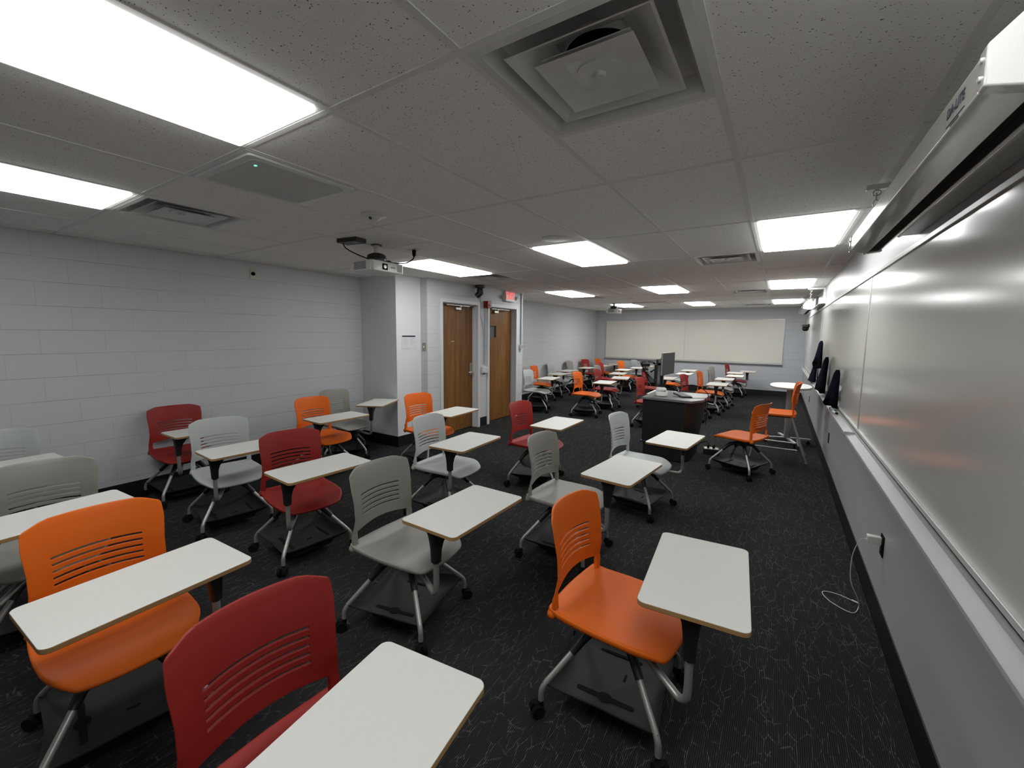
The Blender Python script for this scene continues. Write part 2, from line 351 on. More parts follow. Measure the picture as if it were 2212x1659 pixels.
# air diffusers: recessed pan, stepped square cones, black disc for the dark duct, centre plate
VL = {(-1, 0): 'large square air diffuser overhead with nested plates and round centre knob', (-1, 6): 'square air diffuser left of the bright panel by the long screen', (-1, 12): 'narrow looking air diffuser left of the slim lit panel near the far screen',
 (-1, 18): 'thin sliver of air diffuser nearest the far wall whiteboard', (-6, 0): 'air diffuser beside the lit panel at the left edge', (-6, 6): 'dusty air diffuser above the ceiling mounted black camera', (-6, 12): 'air diffuser just past the lit panel beyond the EXIT sign', (-6, 18): 'air diffuser behind the far projector'}
def sq(mb, h0, z0, h1, z1, m=0, th=.0015):
    """square cone skirt from half-size h0 at z0 to h1 at z1 (two sided shell)"""
    for s in (0, 1):
        e = th*s
        q = lambda h, z: [(-h, -h, z+e), (h, -h, z+e), (h, h, z+e), (-h, h, z+e)]
        mb.ring([q(h0, z0), q(h1, z1)], m, cap=False)
def plate(mb, segs, m=0):
    for (a, za), (b2, zb) in zip(segs, segs[1:]): sq(mb, a, za, b2, zb, m)
vp = MB(); hU = U/2-.012
vp.ring([[(sx*h, sy*h, z) for sx, sy in ((-1, -1), (1, -1), (1, 1), (-1, 1))] for h, z in ((hU, H), (hU, H-.004), (hU-.028, H-.006), (hU-.030, H+.0), (hU-.055, H+.05), (.17, H+.085), (.02, H+.085), (.001, H+.085))], 0, cap=False)
pan = vp.mesh('outer_pan', [M['white']], False)
v2 = MB(); plate(v2, [(.215, H-.004), (.205, H-.001), (.15, H+.038), (.105, H+.06)]); mid = v2.mesh('middle_cone', [M['white']], False)
v3 = MB(); plate(v3, [(.148, H-.012), (.140, H-.009), (.10, H+.003), (.062, H+.009)]); v3.prism([(.07*cos(a*pi/12), .07*sin(a*pi/12)) for a in range(24)], H-.0, H+.006)
v3.box(-.135, -.135, H+.006, .135, .135, H+.009)
inn = v3.mesh('centre_plate', [M['white']], False)
v4 = MB().cyl((0, 0, H-.012), (0, 0, H), .017, .020, 20); knob = v4.mesh('knob', [M['white']])
v5 = MB(); v5.ring([[(.105*cos(a*pi/12), .105*sin(a*pi/12), z) for a in range(24)] for z in (H+.079, H+.083)], 0)
neck = v5.mesh('duct_shade_disc', [M['blackd']])  # flat black disc: shade of the duct opening put in as colour
v6 = MB(); v6.ring([[(r_*cos(a*pi/18), r_*sin(a*pi/18), z) for a in range(36)] for r_, z in ((.106, H+.084), (.106, H+.060), (.109, H+.060), (.109, H+.084))], 0, cap=False); collar = v6.mesh('duct_collar', [M['white']])
for X, Y in vents:
    e = empty('air_diffuser', ((X+.5)*U, (Y+.5)*U, 0), 0, VL[(X, Y)], 'air vent', 'square ceiling air diffusers')
    link('outer_pan', pan, e); link('middle_cone', mid, e); p = link('centre_plate', inn, e); link('knob', knob, p); link('duct_shade_disc', neck, e); link('duct_collar', collar, e)

# ------------------------------------------------------------------ doors
def door(n, a, b_, leafglass, closer_side):
    e = bpy.data.objects.new('door_%d' % n, None); C.objects.link(e); e['kind'] = 'structure'
    X = DX; rec = .10; fw = .055
    f = MB()   # hollow metal frame: face, stop and reveal
    for y0, y1 in ((a-fw, a+.004), (b_-.004, b_+fw)): f.box(X-.14, y0, 0, X+.02, y1, DT+fw)
    f.box(X-.14, a+.004, DT-.004, X+.02, b_-.004, DT+fw)
    for y0, y1 in ((a, a+.016), (b_-.016, b_)): f.box(X-.14, y0, 0, X-.05, y1, DT)
    f.box(X-.14, a+.016, DT-.016, X-.05, b_-.016, DT)
    obj('door_frame', f, 'frame', e, bevel=.003)
    lf = MB(); x0, x1 = X-rec-.04, X-rec; y0, y1 = a+.018, b_-.018; z1 = DT-.02
    if leafglass:
        gy0, gy1, gz0, gz1 = a+.12, a+.37, 1.565, 1.785
        lf.box(x0, y0, .012, x1, gy0, z1).box(x0, gy1, .012, x1, y1, z1).box(x0, gy0, .012, x1, gy1, gz0).box(x0, gy0, gz1, x1, gy1, z1)
        L = obj('door_leaf', lf, 'door', e)
        g = MB().box(x0+.012, gy0, gz0, x0+.018, gy1, gz1); obj('glass', g, 'glass', L)
        st = MB()
        for q in ((gy0-.008, gz0-.008, gy1+.008, gz0+.004), (gy0-.008, gz1-.004, gy1+.008, gz1+.008), (gy0-.008, gz0, gy0+.004, gz1), (gy1-.004, gz0, gy1+.008, gz1)): st.box(x1, q[0], q[1], x1+.004, q[2], q[3])
        obj('window_bead', st, 'door', L)
    else:
        lf.box(x0, y0, .012, x1, y1, z1); L = obj('door_leaf', lf, 'door', e)
    # unseen black backing, added so no light leaks
    obj('leak_backing', MB().box(X-.30, a-.05, 0, X-.29, b_+.05, DT+.05), 'blackd', e)
    c = MB(); cs = a+.40 if closer_side < 0 else a+.26
    c.box(x1, cs, DT-.10, x1+.045, cs+.13, DT-.06)
    cl = obj('door_closer', c, 'steel', e, bevel=.004)
    arm = MB().box(x1+.05, a+.15, DT-.036, x1+.062, b_-.16, DT-.026).cyl((x1+.055, cs+.3, DT-.03), (x1+.03, cs+.3, DT-.075), .008).box(x1+.008, cs+.1, DT-.05, x1+.05, cs+.13, DT-.03)
    obj('closer_arm', arm, 'steel', cl)
    if not leafglass:
        h = MB().box(x1, b_-.095, .93, x1+.012, b_-.045, 1.13).cyl((x1+.01, b_-.07, .975), (x1+.055, b_-.07, .975), .012).tube([(x1+.055, b_-.06, .975), (x1+.058, b_-.12, .975), (x1+.05, b_-.185, .975)], .010).cyl((x1+.012, b_-.07, 1.09), (x1+.022, b_-.07, 1.09), .016)
        obj('door_handle', h, 'steel', e, bevel=.002)
        obj('scuff_mark', MB().box(x1, a+.33, 1.50, x1+.0008, a+.40, 1.508), 'paper', L)
    return e
door(1, *D[0], False, -1); door(2, *D[1], True, 1)
# black louvre / base patch between doors is the baseboard; wall things around the doors
def wallbox(name, box, m, label, cat, bevel=.003, group=None): return tag(obj(name, MB().box(*box), m, bevel=bevel), label, cat, group)

# EXIT sign with emergency heads
e = empty('exit_sign', (DX, 5.70, 2.335), 0, 'lit EXIT sign with two emergency lamp heads above the right wooden door', 'exit sign')
obj('housing', MB().box(0, -.155, -.095, .055, .155, .10), 'white', e, bevel=.006)
obj('face', MB().box(.055, -.135, -.08, .058, .135, .085), 'exitbg', e)
tm = text_mesh('EXIT', .185, .002, M['exitred'], 'lettering', .0); o = link('lettering', tm, e, (.060, 0, .003)); o.rotation_euler = (R(90), 0, R(90)); o.scale = (.80, 1.0, 1)
for s in (-1, 1):
    hd = MB(); c = Vector((.05, s*.205, -.02)); d = Vector((.7, s*.45, -.35)).normalized()
    hd.cyl((.03, s*.155, -.02), tuple(c), .008).tube([c-d*.03, c-d*.01, c+d*.022], [.018, .036, .040], 14)
    h = obj('lamp_head', hd, 'white', e); obj('lamp_lens', MB().tube([c+d*.022, c+d*.026], [.034, .032], 14), 'lampw', h)
# fire alarm
e = empty('fire_alarm', (DX, 4.99, 2.14), 0, 'red fire alarm horn strobe on the wall between the two doors', 'fire alarm')
obj('back_box', MB().box(0, -.06, -.06, .05, .04, .06), 'redp', e, bevel=.004)
obj('horn_cover', MB().prism(rrect(.11, .125, .02), .05, .085, T=Matrix(((0, 0, 1, 0), (1, 0, 0, .012), (0, 1, 0, 0), (0, 0, 0, 1)))), 'redp', e, bevel=.004)
obj('strobe_lens', MB().prism([(0, -.012), (.03, 0), (0, .012)], -.01, .02, T=Matrix.Translation((.085, .04, -.015))), 'lampw', e)
# conduits
def pipe(pts, r, m, label, cat, name='conduit'): return tag(obj(name, MB().tube(pts, r), m), label, cat)
pipe([(DX+.014, 4.985, 1.07), (DX+.014, 4.985, 2.08)], .011, 'frame', 'painted vertical conduit running from box up to the red alarm', 'conduit')
pipe([(DX+.02, 6.175, 1.42), (DX+.02, 6.175, H-.01)], .018, 'frame', 'painted vertical conduit at the wall corner right of the doors', 'conduit')
pipe(bez([(DX+.008, 4.83, 2.28), (DX+.008, 4.84, 1.95), (DX+.008, 4.90, 1.8), (DX+.008, 4.93, 1.6), (DX+.008, 4.93, 1.1)]), .004, 'ink', 'thin grey cable hanging between the doors beside the conduit', 'cable', 'wall_cable')
e = empty('wall_socket_box', (DX, 4.93, 1.0), 0, 'pale double surface box with jacks between the doors at handle height', 'wall box')
obj('box', MB().box(0, -.07, -.055, .045, .07, .055), 'frame', e, bevel=.004)
obj('jack', MB().box(.045, -.055, -.05, .05, -.01, -.035), 'steel', e); obj('jack', MB().box(.0, .01, -.075, .05, .05, -.056), 'steel', e)
e = empty('wall_switch_box', (DX, 6.17, 1.385), 0, 'small metal switch box below the corner conduit right of the doors', 'switch box')
obj('box', MB().box(0, -.05, -.055, .045, .04, .04), 'frame', e, bevel=.003); obj('switch_plate', MB().box(.045, -.035, -.04, .048, .02, .03), 'steel', e); obj('side_knob', MB().cyl((.03, .04, .01), (.03, .09, .01), .01), 'steel', e)
# pillar notice
X = PX_
e = empty('notice_sheet', (X, 3.31, 1.495), 0, 'white printed notice with dark header on the pillar left of the doors', 'notice')
obj('sheet', MB().box(.001, -.135, -.11, .0035, .135, .107), 'paper', e)
obj('header_band', MB().box(.0035, -.125, .080, .0042, .125, .102), 'navy', e)
pl = MB()
for k in range(6): pl.box(.0035, -.115, .055-.016*k, .004, -.02, .0575-.016*k).box(.0035, .02, .055-.016*k, .004, .115-.02*(k % 3), .0575-.016*k)
for k in range(2): pl.box(.0035, -.115, -.082-.01*k, .004, .02+.03*k, -.080-.01*k)
obj('printed_lines', pl, 'ink', e)
# light switch on the step face
e = empty('light_switch', (-4.255, 3.55, 1.43), 0, 'metal light switch plate beside the notice, left of the doors', 'light switch')
obj('plate', MB().box(-.036, -.006, -.06, .036, 0, .06), 'brass', e, bevel=.002); obj('toggle', MB().box(-.007, -.016, -.014, .007, -.006, .014), 'paper', e)
# round jack plate high on left wall
e = empty('wall_jack_plate', (XL, 1.59, 2.305), 0, 'small metal plate with round black socket high on left block wall', 'wall plate')
obj('plate', MB().box(0, -.036, -.06, .005, .036, .06), 'brass', e, bevel=.0015); obj('socket', MB().cyl((.004, 0, 0), (.012, 0, 0), .022, n=24), 'blackd', e)

# ------------------------------------------------------------------ right wall boards
TZ = .885; BT = 2.09
def board(y0, y1, label, seams=()):
    e = empty('whiteboard', (XR, 0, 0), 0, label, 'whiteboard', 'whiteboards along the right wall')
    obj('writing_surface', MB().box(-.014, y0+.006, TZ+.05, -.001, y1-.006, BT), 'board', e)
    f = MB().box(-.024, y0, BT-.004, -.001, y1, BT+.02).box(-.024, y0, TZ+.03, -.001, y1, TZ+.052).box(-.018, y0, TZ+.03, -.001, y0+.008, BT).box(-.018, y1-.008, TZ+.03, -.001, y1, BT)
    obj('board_frame', f, 'alu', e, bevel=.002)
    tr = MB(); prof = [(-.001, -.004), (-.085, -.012), (-.092, -.004), (-.090, .004), (-.084, -.003), (-.045, .004), (-.030, .006), (-.028, .020), (-.018, .020), (-.016, .008), (-.001, .012)]
    tr.ring([[(x, y, TZ+z) for x, z in prof] for y in (y0+.004, y1-.004)], 0)
    t_ = obj('marker_tray', tr, 'trayalu', e)
    obj('end_cap', MB().box(-.094, y0, TZ-.014, -.001, y0+.004, TZ+.02).box(-.094, y1-.004, TZ-.014, -.001, y1, TZ+.02), 'alu', t_)
    return e
board(-2.1, 3.09, 'large glossy whiteboard panel filling the right edge, nearest the camera')
board(3.10, 7.40, 'glossy whiteboard panel behind the black cloths on the right wall')
board(7.41, 11.9, 'farthest whiteboard panel on the right wall, beyond the black cloths')
# screens on wall brackets
def screen(y0, y1, label, brand, x=.50, z=2.075, rail=True):
    e = empty('projection_screen', (x, y0, z), 0, label, 'projection screen', 'rolled up projection screens')
    L = y1-y0
    prof = [(0, .012), (.072, -.004), (.074, .014), (.112, .014), (.116, .002), (.126, .004), (.128, .10), (.075, .135), (.0, .078)]
    obj('screen_case', MB().ring([[(a, y, b2) for a, b2 in prof] for y in (.03, L-.03)], 0), 'gloss', e, bevel=.003)
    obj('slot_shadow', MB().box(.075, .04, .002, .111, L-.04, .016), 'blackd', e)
    cap = [(-.003, .010), (.074, -.007), (.128, -.002), (.131, .104), (.105, .150), (.062, .153), (.05, .135), (-.003, .082)]
    for k, (a, b2) in enumerate(((0, .035), (L-.035, L))):
        c = obj('end_cap', MB().ring([[(p, y, q) for p, q in cap] for y in (a, b2)], 0), 'gloss', e, bevel=.004)
        sc = MB()
        for yy in (.012,): sc.cyl((-.003, a+.018, .03), (-.007, a+.018, .03), .005).cyl((-.003, a+.018, .062), (-.007, a+.018, .062), .005)
        sc.cyl((.06, a+.018, -.004), (.06, a+.018, -.010), .005)
        obj('screw', sc, 'white', c)
    obj('pull_bar', MB().tube([(.094, .06, .006), (.094, L-.06, .006)], .006), 'blackd', e)
    if brand:
        tm = text_mesh('DA-LITE', .030, .0004, M['navy'], 'brand_lettering'); o = link('brand_lettering', tm, e, (-.0012, .16, .048)); o.rotation_euler = (R(90), 0, R(-90))
        obj('brand_underline', MB().box(-.001, .105, .022, 0, .215, .0235).box(-.001, .135, .015, 0, .185, .018), 'navy', e)
    # wall brackets and links (own things)
    for yy, wh in ((y0+.018, 'near'), (y1-.018, 'far')):
        b3 = empty('screen_bracket', (XR, yy, 0), 0, 'white L bracket with steel hook holding the %s end of the %s' % (wh, 'long screen overhead' if brand else 'farther screen'), 'bracket', 'screen wall brackets')
        obj('bracket_arm', MB().box(-.24, -.016, H-.055, -.001, .016, H-.03).box(-.035, -.016, 2.20, -.001, .016, H-.055), 'white', b3, bevel=.002)
        hx = x+.088-XR; top = H-.055; bot = z+.142
        ch = MB(); rr = .011
        zc = top-.012; ch.tube([(hx+.016*cos(a*pi/6), 0, zc-.004+.014*sin(a*pi/6)) for a in range(13)], .0028, 6)
        n = max(2, int((zc-bot)/.03)); 
        for k in range(n):
            cz = zc-.022-(zc-.022-bot)*(k/(n-1 if n > 1 else 1)); hl = .018
            pts = [(hx+(rr*cos(a*pi/6) if k % 2 else 0), (0 if k % 2 else rr*cos(a*pi/6)), cz+hl*sin(a*pi/6)) for a in range(13)]
            ch.tube(pts, .0022, 6)
        obj('hook_chain', ch, 'steel', b3)
    if rail:
        r_ = empty('mounting_rail', (XR, y0, 0), 0, 'pale wall rail running behind the %s' % ('long near screen' if brand else 'farther screen'), 'rail', 'rails behind the screens')
        obj('rail_profile', MB().box(-.075, .05, 2.165, -.001, L+.10, 2.185).tube([(-.075, .05, 2.168), (-.075, L+.10, 2.168)], .010), 'white', r_, bevel=.002)
screen(.115, 1.86, 'long white rolled up projection screen hanging near, upper right corner', True)
screen(7.15, 8.95, 'small looking white rolled up projection screen farther down the right wall', False)

# outlets on right wall
def outlet(y, z, label):
    e = empty('wall_outlet', (XR, y, z), 0, label, 'outlet', 'outlets on the right wall')
    obj('cover_plate', MB().box(-.006, -.037, -.06, -.0005, .037, .06), 'blackd', e, bevel=.002)
    obj('receptacle', MB().box(-.009, -.017, .008, -.006, .017, .042).box(-.009, -.017, -.042, -.006, .017, -.008), 'black', e, bevel=.001)
    return e
outlet(2.03, .465, 'black wall outlet near camera with white charger plugged in')
outlet(5.12, .445, 'black wall outlet below the marker tray beside the tall orange stool')
outlet(9.0, .42, 'farthest black wall outlet, small, behind the stool and oval table')
wallbox('switch_plate', (XR-.006, 12.15, 1.13, XR, 12.22, 1.25), 'brass', 'tiny metal plate at the far end of the right wall', 'wall plate')
wallbox('wall_outlet', (-.54, YF-.006, .40, -.465, YF, .51), 'brass', 'brass coloured outlet plate on the far wall below the far whiteboard', 'outlet')
# charger and its cable
e = empty('charger', (XR-.010, 2.03, .49), 0, 'white plug-in charger in the near black outlet on right wall', 'charger')
obj('charger_body', MB().box(-.062, -.02, -.022, .002, .02, .022), 'cable_w', e, bevel=.004)
cab = bez([(XR-.072, 2.03, .485), (XR-.10, 2.03, .47), (XR-.125, 2.05, .36), (XR-.12, 2.07, .20), (XR-.075, 2.10, .08), (XR-.060, 2.14, .012), (.70, 2.07, .004), (.66, 2.06, .004), (.585, 2.12, .004), (.55, 2.20, .004), (.575, 2.235, .004), (.64, 2.235, .004), (.705, 2.20, .006)], 8)
e = empty('charging_cable', (0, 0, 0), 0, 'thin white charging cable looping from the charger onto the carpet', 'cable')
obj('cord', MB().tube(cab, .0022, 8), 'cable_w', e); obj('connector', MB().tube([(.700, 2.203, .007), (.735, 2.185, .007)], .005), 'cable_w', e)

# black cloths hanging on the boards: cone-like drapes
def cloth(y, z, w_, h_, lean, seed, label):
    rnd = random.Random(seed); mb = MB(); n = 9; k = 26; rings = []
    for i in range(n+1):
        t_ = i/n; ww = .018+(w_-.018)*(t_**.75); rg = []
        if t_ > .8: ww *= 1-.55*(t_-.8)/.2
        for j in range(k):
            a = 2*pi*j/k; fold = 1+.16*sin(3*a+seed)*t_+.08*sin(5*a+seed*2)*t_
            cz = z-h_*t_-(.05*sin(a*1+seed)+.03*sin(2*a))*(t_**2)
            yy = y+lean*t_+ww*.5*cos(a)*fold; dx = .028+.030*t_
            rg.append((min(XR-.026, XR-.022-dx-dx*.9*sin(a)*fold*(1 if t_ > .1 else .6)), yy, max(cz, TZ+.024+.002*j % .01)))
        rings.append(rg)
    mb.ring(rings, 0)
    return tag(obj('cleaning_cloth', mb, 'cloth', smooth=True), label, 'cloth', 'black cloths hanging on the whiteboard')
cloth(6.60, 1.585, .52, .38, .05, 2, 'black cloth hanging highest of the four on the whiteboard')
cloth(7.25, 1.25, .62, .40, .30, 5, 'black cloth hanging lowest and farthest, under the highest one')
cloth(5.55, 1.39, .52, .46, .18, 4, 'black cloth second nearest the camera, with a pointed lower corner')
cloth(4.32, 1.31, .46, .40, .10, 9, 'nearest black cloth on the whiteboard, longest and widest in view')
# markers
def marker(y, x, m, cap, ang, label):
    e = empty('marker', (x, y, TZ+.012), ang, label, 'marker', 'markers on the right tray')
    obj('barrel', MB().cyl((0, -.05, .0), (0, .05, .0), .009), m, e); obj('cap', MB().cyl((0, .05, 0), (0, .085, 0), .010), cap, e)
marker(4.36, .722, 'paper', 'green', .15, 'white marker with green cap on the tray under the nearest cloth')
marker(4.16, .722, 'paper', 'blackd', 3.3, 'white marker with black cap lying next to the green capped one')
marker(7.25, .73, 'paper', 'green', .3, 'teal capped marker on tray below the lowest black cloth')
marker(9.9, .73, 'paper', 'redp', .0, 'red capped marker far along the tray')
# far whiteboard
e = empty('whiteboard', (0, YF, 0), 0, 'wide cream whiteboard in two panels on the far wall', 'whiteboard')
for a, b2 in ((-4.69, -2.222), (-2.218, .295)): obj('writing_surface', MB().box(a, -.016, .92, b2, -.001, 2.10), 'board_far', e)
obj('board_frame', MB().box(-4.70, -.022, 2.095, .305, -.001, 2.115).box(-4.705, -.022, .90, -4.69, -.001, 2.1).box(.292, -.022, .90, .306, -.001, 2.1).box(-2.225, -.019, .9, -2.215, -.001, 2.1), 'alu', e)
obj('marker_tray', MB().box(-4.72, -.075, .872, .32, -.001, .885).box(-4.72, -.03, .885, .32, -.001, .92), 'alu', e, bevel=.002)

# ------------------------------------------------------------------ ceiling devices
e = empty('ceiling_microphone_array', (-3.5*U, .5*U, H), 0, 'square white ceiling microphone panel with small green light', 'microphone panel')
hh = U/2+.0
obj('housing', MB().prism(rrect(2*hh-.05, 2*hh-.05, .02), -.014, -.004).box(-hh+.004, -hh+.004, -.005, hh-.004, hh-.004, -.0035), 'white', e, bevel=.002)
obj('grille', MB().prism(rrect(2*hh-.12, 2*hh-.12, .03), -.0155, -.0135), 'grille', e)
obj('status_light', MB().prism([(.008*cos(a), .006*sin(a)) for a in [k*pi/6 for k in range(12)]], -.017, -.0153, T=Matrix.Translation((hh-.13, -hh+.105, 0))), 'led', e)
e = empty('smoke_detector', (-2.19, .98, H), 0, 'round white ceiling detector left of projector', 'detector')
obj('base', MB().tube([(0, 0, 0), (0, 0, -.012), (0, 0, -.018)], [.085, .085, .075], 28), 'white', e); obj('dome', MB().tube([(0, 0, -.018), (0, 0, -.035), (0, 0, -.045)], [.055, .04, .018], 24), 'white', e); obj('sensor_eye', MB().cyl((.012, -.03, -.028), (.014, -.038, -.036), .011), 'black', e)
tag(obj('ceiling_speaker', MB().tube([(-1.436, 2.237, H-.0005), (-1.436, 2.237, H-.005), (-1.436, 2.237, H-.007)], [.118, .118, .108], 36), 'grid'), 'faint flush round ceiling speaker grille in mid ceiling', 'speaker')
e = empty('ceiling_outlet', (-2.836, 1.994, H), 0, 'white ceiling plate with black plug right of the near projector', 'ceiling outlet')
obj('plate', MB().box(-.06, -.04, -.006, .06, .04, -.001), 'paper', e, bevel=.002); obj('plug', MB().tube([(0, -.01, -.006), (0, -.01, -.02), (0, -.01, -.055), (0, -.01, -.07)], [.018, .02, .017, .008], 12), 'blackd', e)

def projector(x, y, rot, label, zt, full, plen, scale=1.0):
    e = empty('projector', (x, y, zt), rot, label, 'projector')
    W2, D2, HH = .19*scale, .15*scale, .095     # half width (local y), half depth (local x)
    bd = MB().prism(rrect(2*D2, 2*W2, .025), -HH, 0); obj('body', bd, 'white', e, bevel=.008)
    lv = MB()
    for k in range(9): lv.box(-D2*.55, -W2-.0015, -.018-.0075*k, D2*.5, -W2+.001, -.0145-.0075*k)
    obj('side_vent', lv, 'black', e)
    obj('lens_window', MB().box(D2-.001, -W2*.38, -HH*.80, D2+.003, -W2*.06, -HH*.22), 'blackd', e, bevel=.001)
    obj('lens', MB().cyl((D2, -W2*.22, -HH*.5), (D2+.005, -W2*.22, -HH*.5), .017, n=20), 'lens_tint', e)
    fv = MB()
    for k in range(10): fv.box(D2-.001, W2*.55+k*.006, -HH*.82, D2+.0012, W2*.55+.0025+k*.006, -HH*.12)
    obj('front_vent', fv, 'grille', e)
    tm = text_mesh('EPSON', .018, .0004, M['ink'], 'brand_lettering'); o = link('brand_lettering', tm, e, (D2+.001, W2*.28, -HH*.5)); o.rotation_euler = (R(90), 0, R(90))
    # mount
    mt = MB().cyl((0, 0, .014), (0, 0, .040), .075, n=20).tube([(0, 0, .040), (0, 0, .066), (0, 0, .082), (0, 0, .090)], [.088, .085, .06, .03], 20)
    for a in (.5, 2.2, 3.6, 5.3): mt.tube([(0, 0, .02), (.12*cos(a), .12*sin(a), .012), (.14*cos(a), .14*sin(a), -.004)], .010, 8)
    mt.box(-.09, -.07, .008, .09, .07, .020)
    m_ = obj('mount_plate', mt, 'black', e)
    obj('mount_pole', MB().cyl((0, 0, .085), (0, 0, H-zt), .026, n=20), 'white', m_)
    obj('pole_collar', MB().cyl((0, 0, H-zt-.008), (0, 0, H-zt-.001), .05, n=24), 'black', m_)
    return e
projector(-2.99, 1.665, R(2), 'white projector on black mount hanging near, left of the doors', 2.275, True, .1)
projector(-3.42, 9.45, R(0), 'small white projector far away in front of a lit ceiling panel', 2.285, True, .1)
e = empty('signal_box', (-2.98, 1.39, H), R(8), 'black flat equipment box screwed to the ceiling behind the near projector', 'equipment box')
obj('box_body', MB().box(-.11, -.06, -.036, .11, .06, -.001), 'black', e, bevel=.002); obj('box_label', MB().box(.02, -.03, -.0368, .08, .02, -.0362), 'ink', e)
def cable(pts, r, label, m='blackd'):
    return tag(obj('cable', MB().tube(bez(pts, 8), r, 8), m), label, 'cable')
cable([(-3.06, 1.36, H-.036), (-3.06, 1.40, H-.075), (-3.02, 1.48, H-.115), (-2.99, 1.58, 2.300), (-2.99, 1.62, 2.312)], .005, 'black cable from the flat box drooping to the near projector')
cable([(-2.836, 1.984, H-.06), (-2.84, 1.965, H-.10), (-2.88, 1.90, 2.298), (-2.95, 1.78, 2.292), (-3.0, 1.66, 2.295)], .006, 'black power cable from the ceiling plate plug to the near projector')
cable([(-2.93, 9.5, H-.004), (-2.95, 9.5, H-.06), (-3.08, 9.48, 2.32), (-3.25, 9.46, 2.296), (-3.38, 9.45, 2.30)], .008, 'black cable hanging down to the far projector')
tag(obj('access_hatch', MB().box(-2.95, 9.40, H-.012, -2.15, 9.42, H-.002).box(-2.17, 9.42, H-.012, -2.15, 10.0, H-.002), 'brass'), 'dark edged open ceiling tile frame right of the far projector', 'ceiling frame')
tag(obj('sensor', MB().tube([(-2.5, 7.9, H), (-2.5, 7.9, H-.03), (-2.5, 7.9, H-.045)], [.03, .03, .012], 16), 'white'), 'tiny white ceiling sensor above the far projector cable', 'sensor')
# PTZ cameras
def ptz(x, y, z, rot, label):
    e = empty('camera', (x, y, z), rot, label, 'camera', 'black pan tilt cameras')
    obj('mount_base', MB().tube([(0, 0, 0), (0, 0, -.012), (0, 0, -.042), (0, 0, -.05)], [.075, .085, .08, .05], 28), 'black', e)
    obj('yoke', MB().tube([(0, 0, -.045), (0, 0, -.075), (0, 0, -.13), (0, 0, -.165)], [.045, .05, .056, .045], 20), 'black', e)
    d = Vector((.75, 0, -.66)); c = Vector((0, 0, -.13))
    h = obj('camera_head', MB().tube([c-d*.05, c-d*.03, c+d*.07, c+d*.085], [.03, .05, .048, .04], 20), 'black', e)
    obj('lens', MB().tube([c+d*.084, c+d*.09], [.028, .026], 16), 'screen', h)
ptz(-4.09, 4.70, H, R(-125), 'black pan tilt camera hanging from the ceiling by the doors')
e = empty('camera', (XR-.024, 10.6, 1.90), 0, 'black camera on the far end of the right wall board', 'camera', 'black pan tilt cameras')
obj('wall_arm', MB().box(-.03, -.035, -.04, .004, .035, .03), 'blackd', e); obj('mount_base', MB().tube([(-.07, 0, .02), (-.07, 0, .0), (-.07, 0, -.012)], [.055, .08, .085], 20), 'blackd', e)
obj('camera_head', MB().tube([(-.07, 0, -.02), (-.07, 0, -.05), (-.07, 0, -.10), (-.07, 0, -.125)], [.05, .066, .06, .035], 20), 'blackd', e)

# ------------------------------------------------------------------ podium
e = empty('lectern', (-.97, 4.95, 0), 0, 'black media lectern with grey top carrying monitors in mid room', 'lectern')
LECT = e
bt = [(-.32, -.40), (.31, -.43), (.41, -.22), (.42, .42), (-.32, .42)]
def lerp_prism(p0, p1, z0, z1): 
    mb = MB(); mb.ring([[(x, y, z0) for x, y in p0], [(x, y, z1) for x, y in p1]], 0); return mb
bot = [(-.31, -.36), (.22, -.38), (.30, -.20), (.30, .36), (-.31, .36)]
obj('cabinet', lerp_prism(bot, [(-.31, -.38), (.23, -.40), (.37, -.19), (.38, .38), (-.31, .38)], .235, .795), 'pod', e, bevel=.004)
obj('bumper_ledge', MB().prism([(x*1.05, y*1.05) for x, y in bot], .21, .235), 'black', e, bevel=.006)
obj('plinth', MB().prism([(x*.95, y*.95) for x, y in bot], .012, .21), 'pod', e)
obj('lectern_top', MB().prism(bt, .795, .825), 'podtop', e, bevel=.004)
obj('caster', MB().cyl((-.2, -.25, .006), (-.16, -.25, .006), .006).cyl((.15, -.25, .006), (.19, -.25, .006), .006), 'blackd', e)
PZ = .825
e = empty('document_camera', (-1.10, 4.82, PZ), R(20), 'folded white document camera on the near left corner of the lectern', 'document camera')
obj('base', MB().prism(rrect(.15, .19, .04), .001, .065), 'bright', e, bevel=.010)
obj('folded_arm', MB().prism(rrect(.05, .17, .02), .07, .105, T=Matrix.Translation((.03, .0, 0))), 'bright', e, bevel=.008)
obj('camera_head', MB().prism(rrect(.085, .10, .03), .068, .115, T=Matrix.Translation((-.03, -.03, 0))), 'bright', e, bevel=.012)
obj('hinge', MB().cyl((.03, -.10, .075), (.03, -.06, .075), .012).cyl((-.05, .06, .07), (-.02, .06, .07), .01), 'steel', e)
e = empty('keyboard', (-.86, 4.98, PZ), R(-62), 'dark computer keyboard on the lectern behind the document camera', 'keyboard')
obj('case', MB().prism(rrect(.40, .135, .01), .001, .016), 'black', e, bevel=.003)
kb = MB()
for r_ in range(5):
    for c_ in range(18): kb.box(-.19+c_*.0212, -.058+r_*.0236, .016, -.19+c_*.0212+.018, -.058+r_*.0236+.020, .021)
obj('keys', kb, 'ink', e)
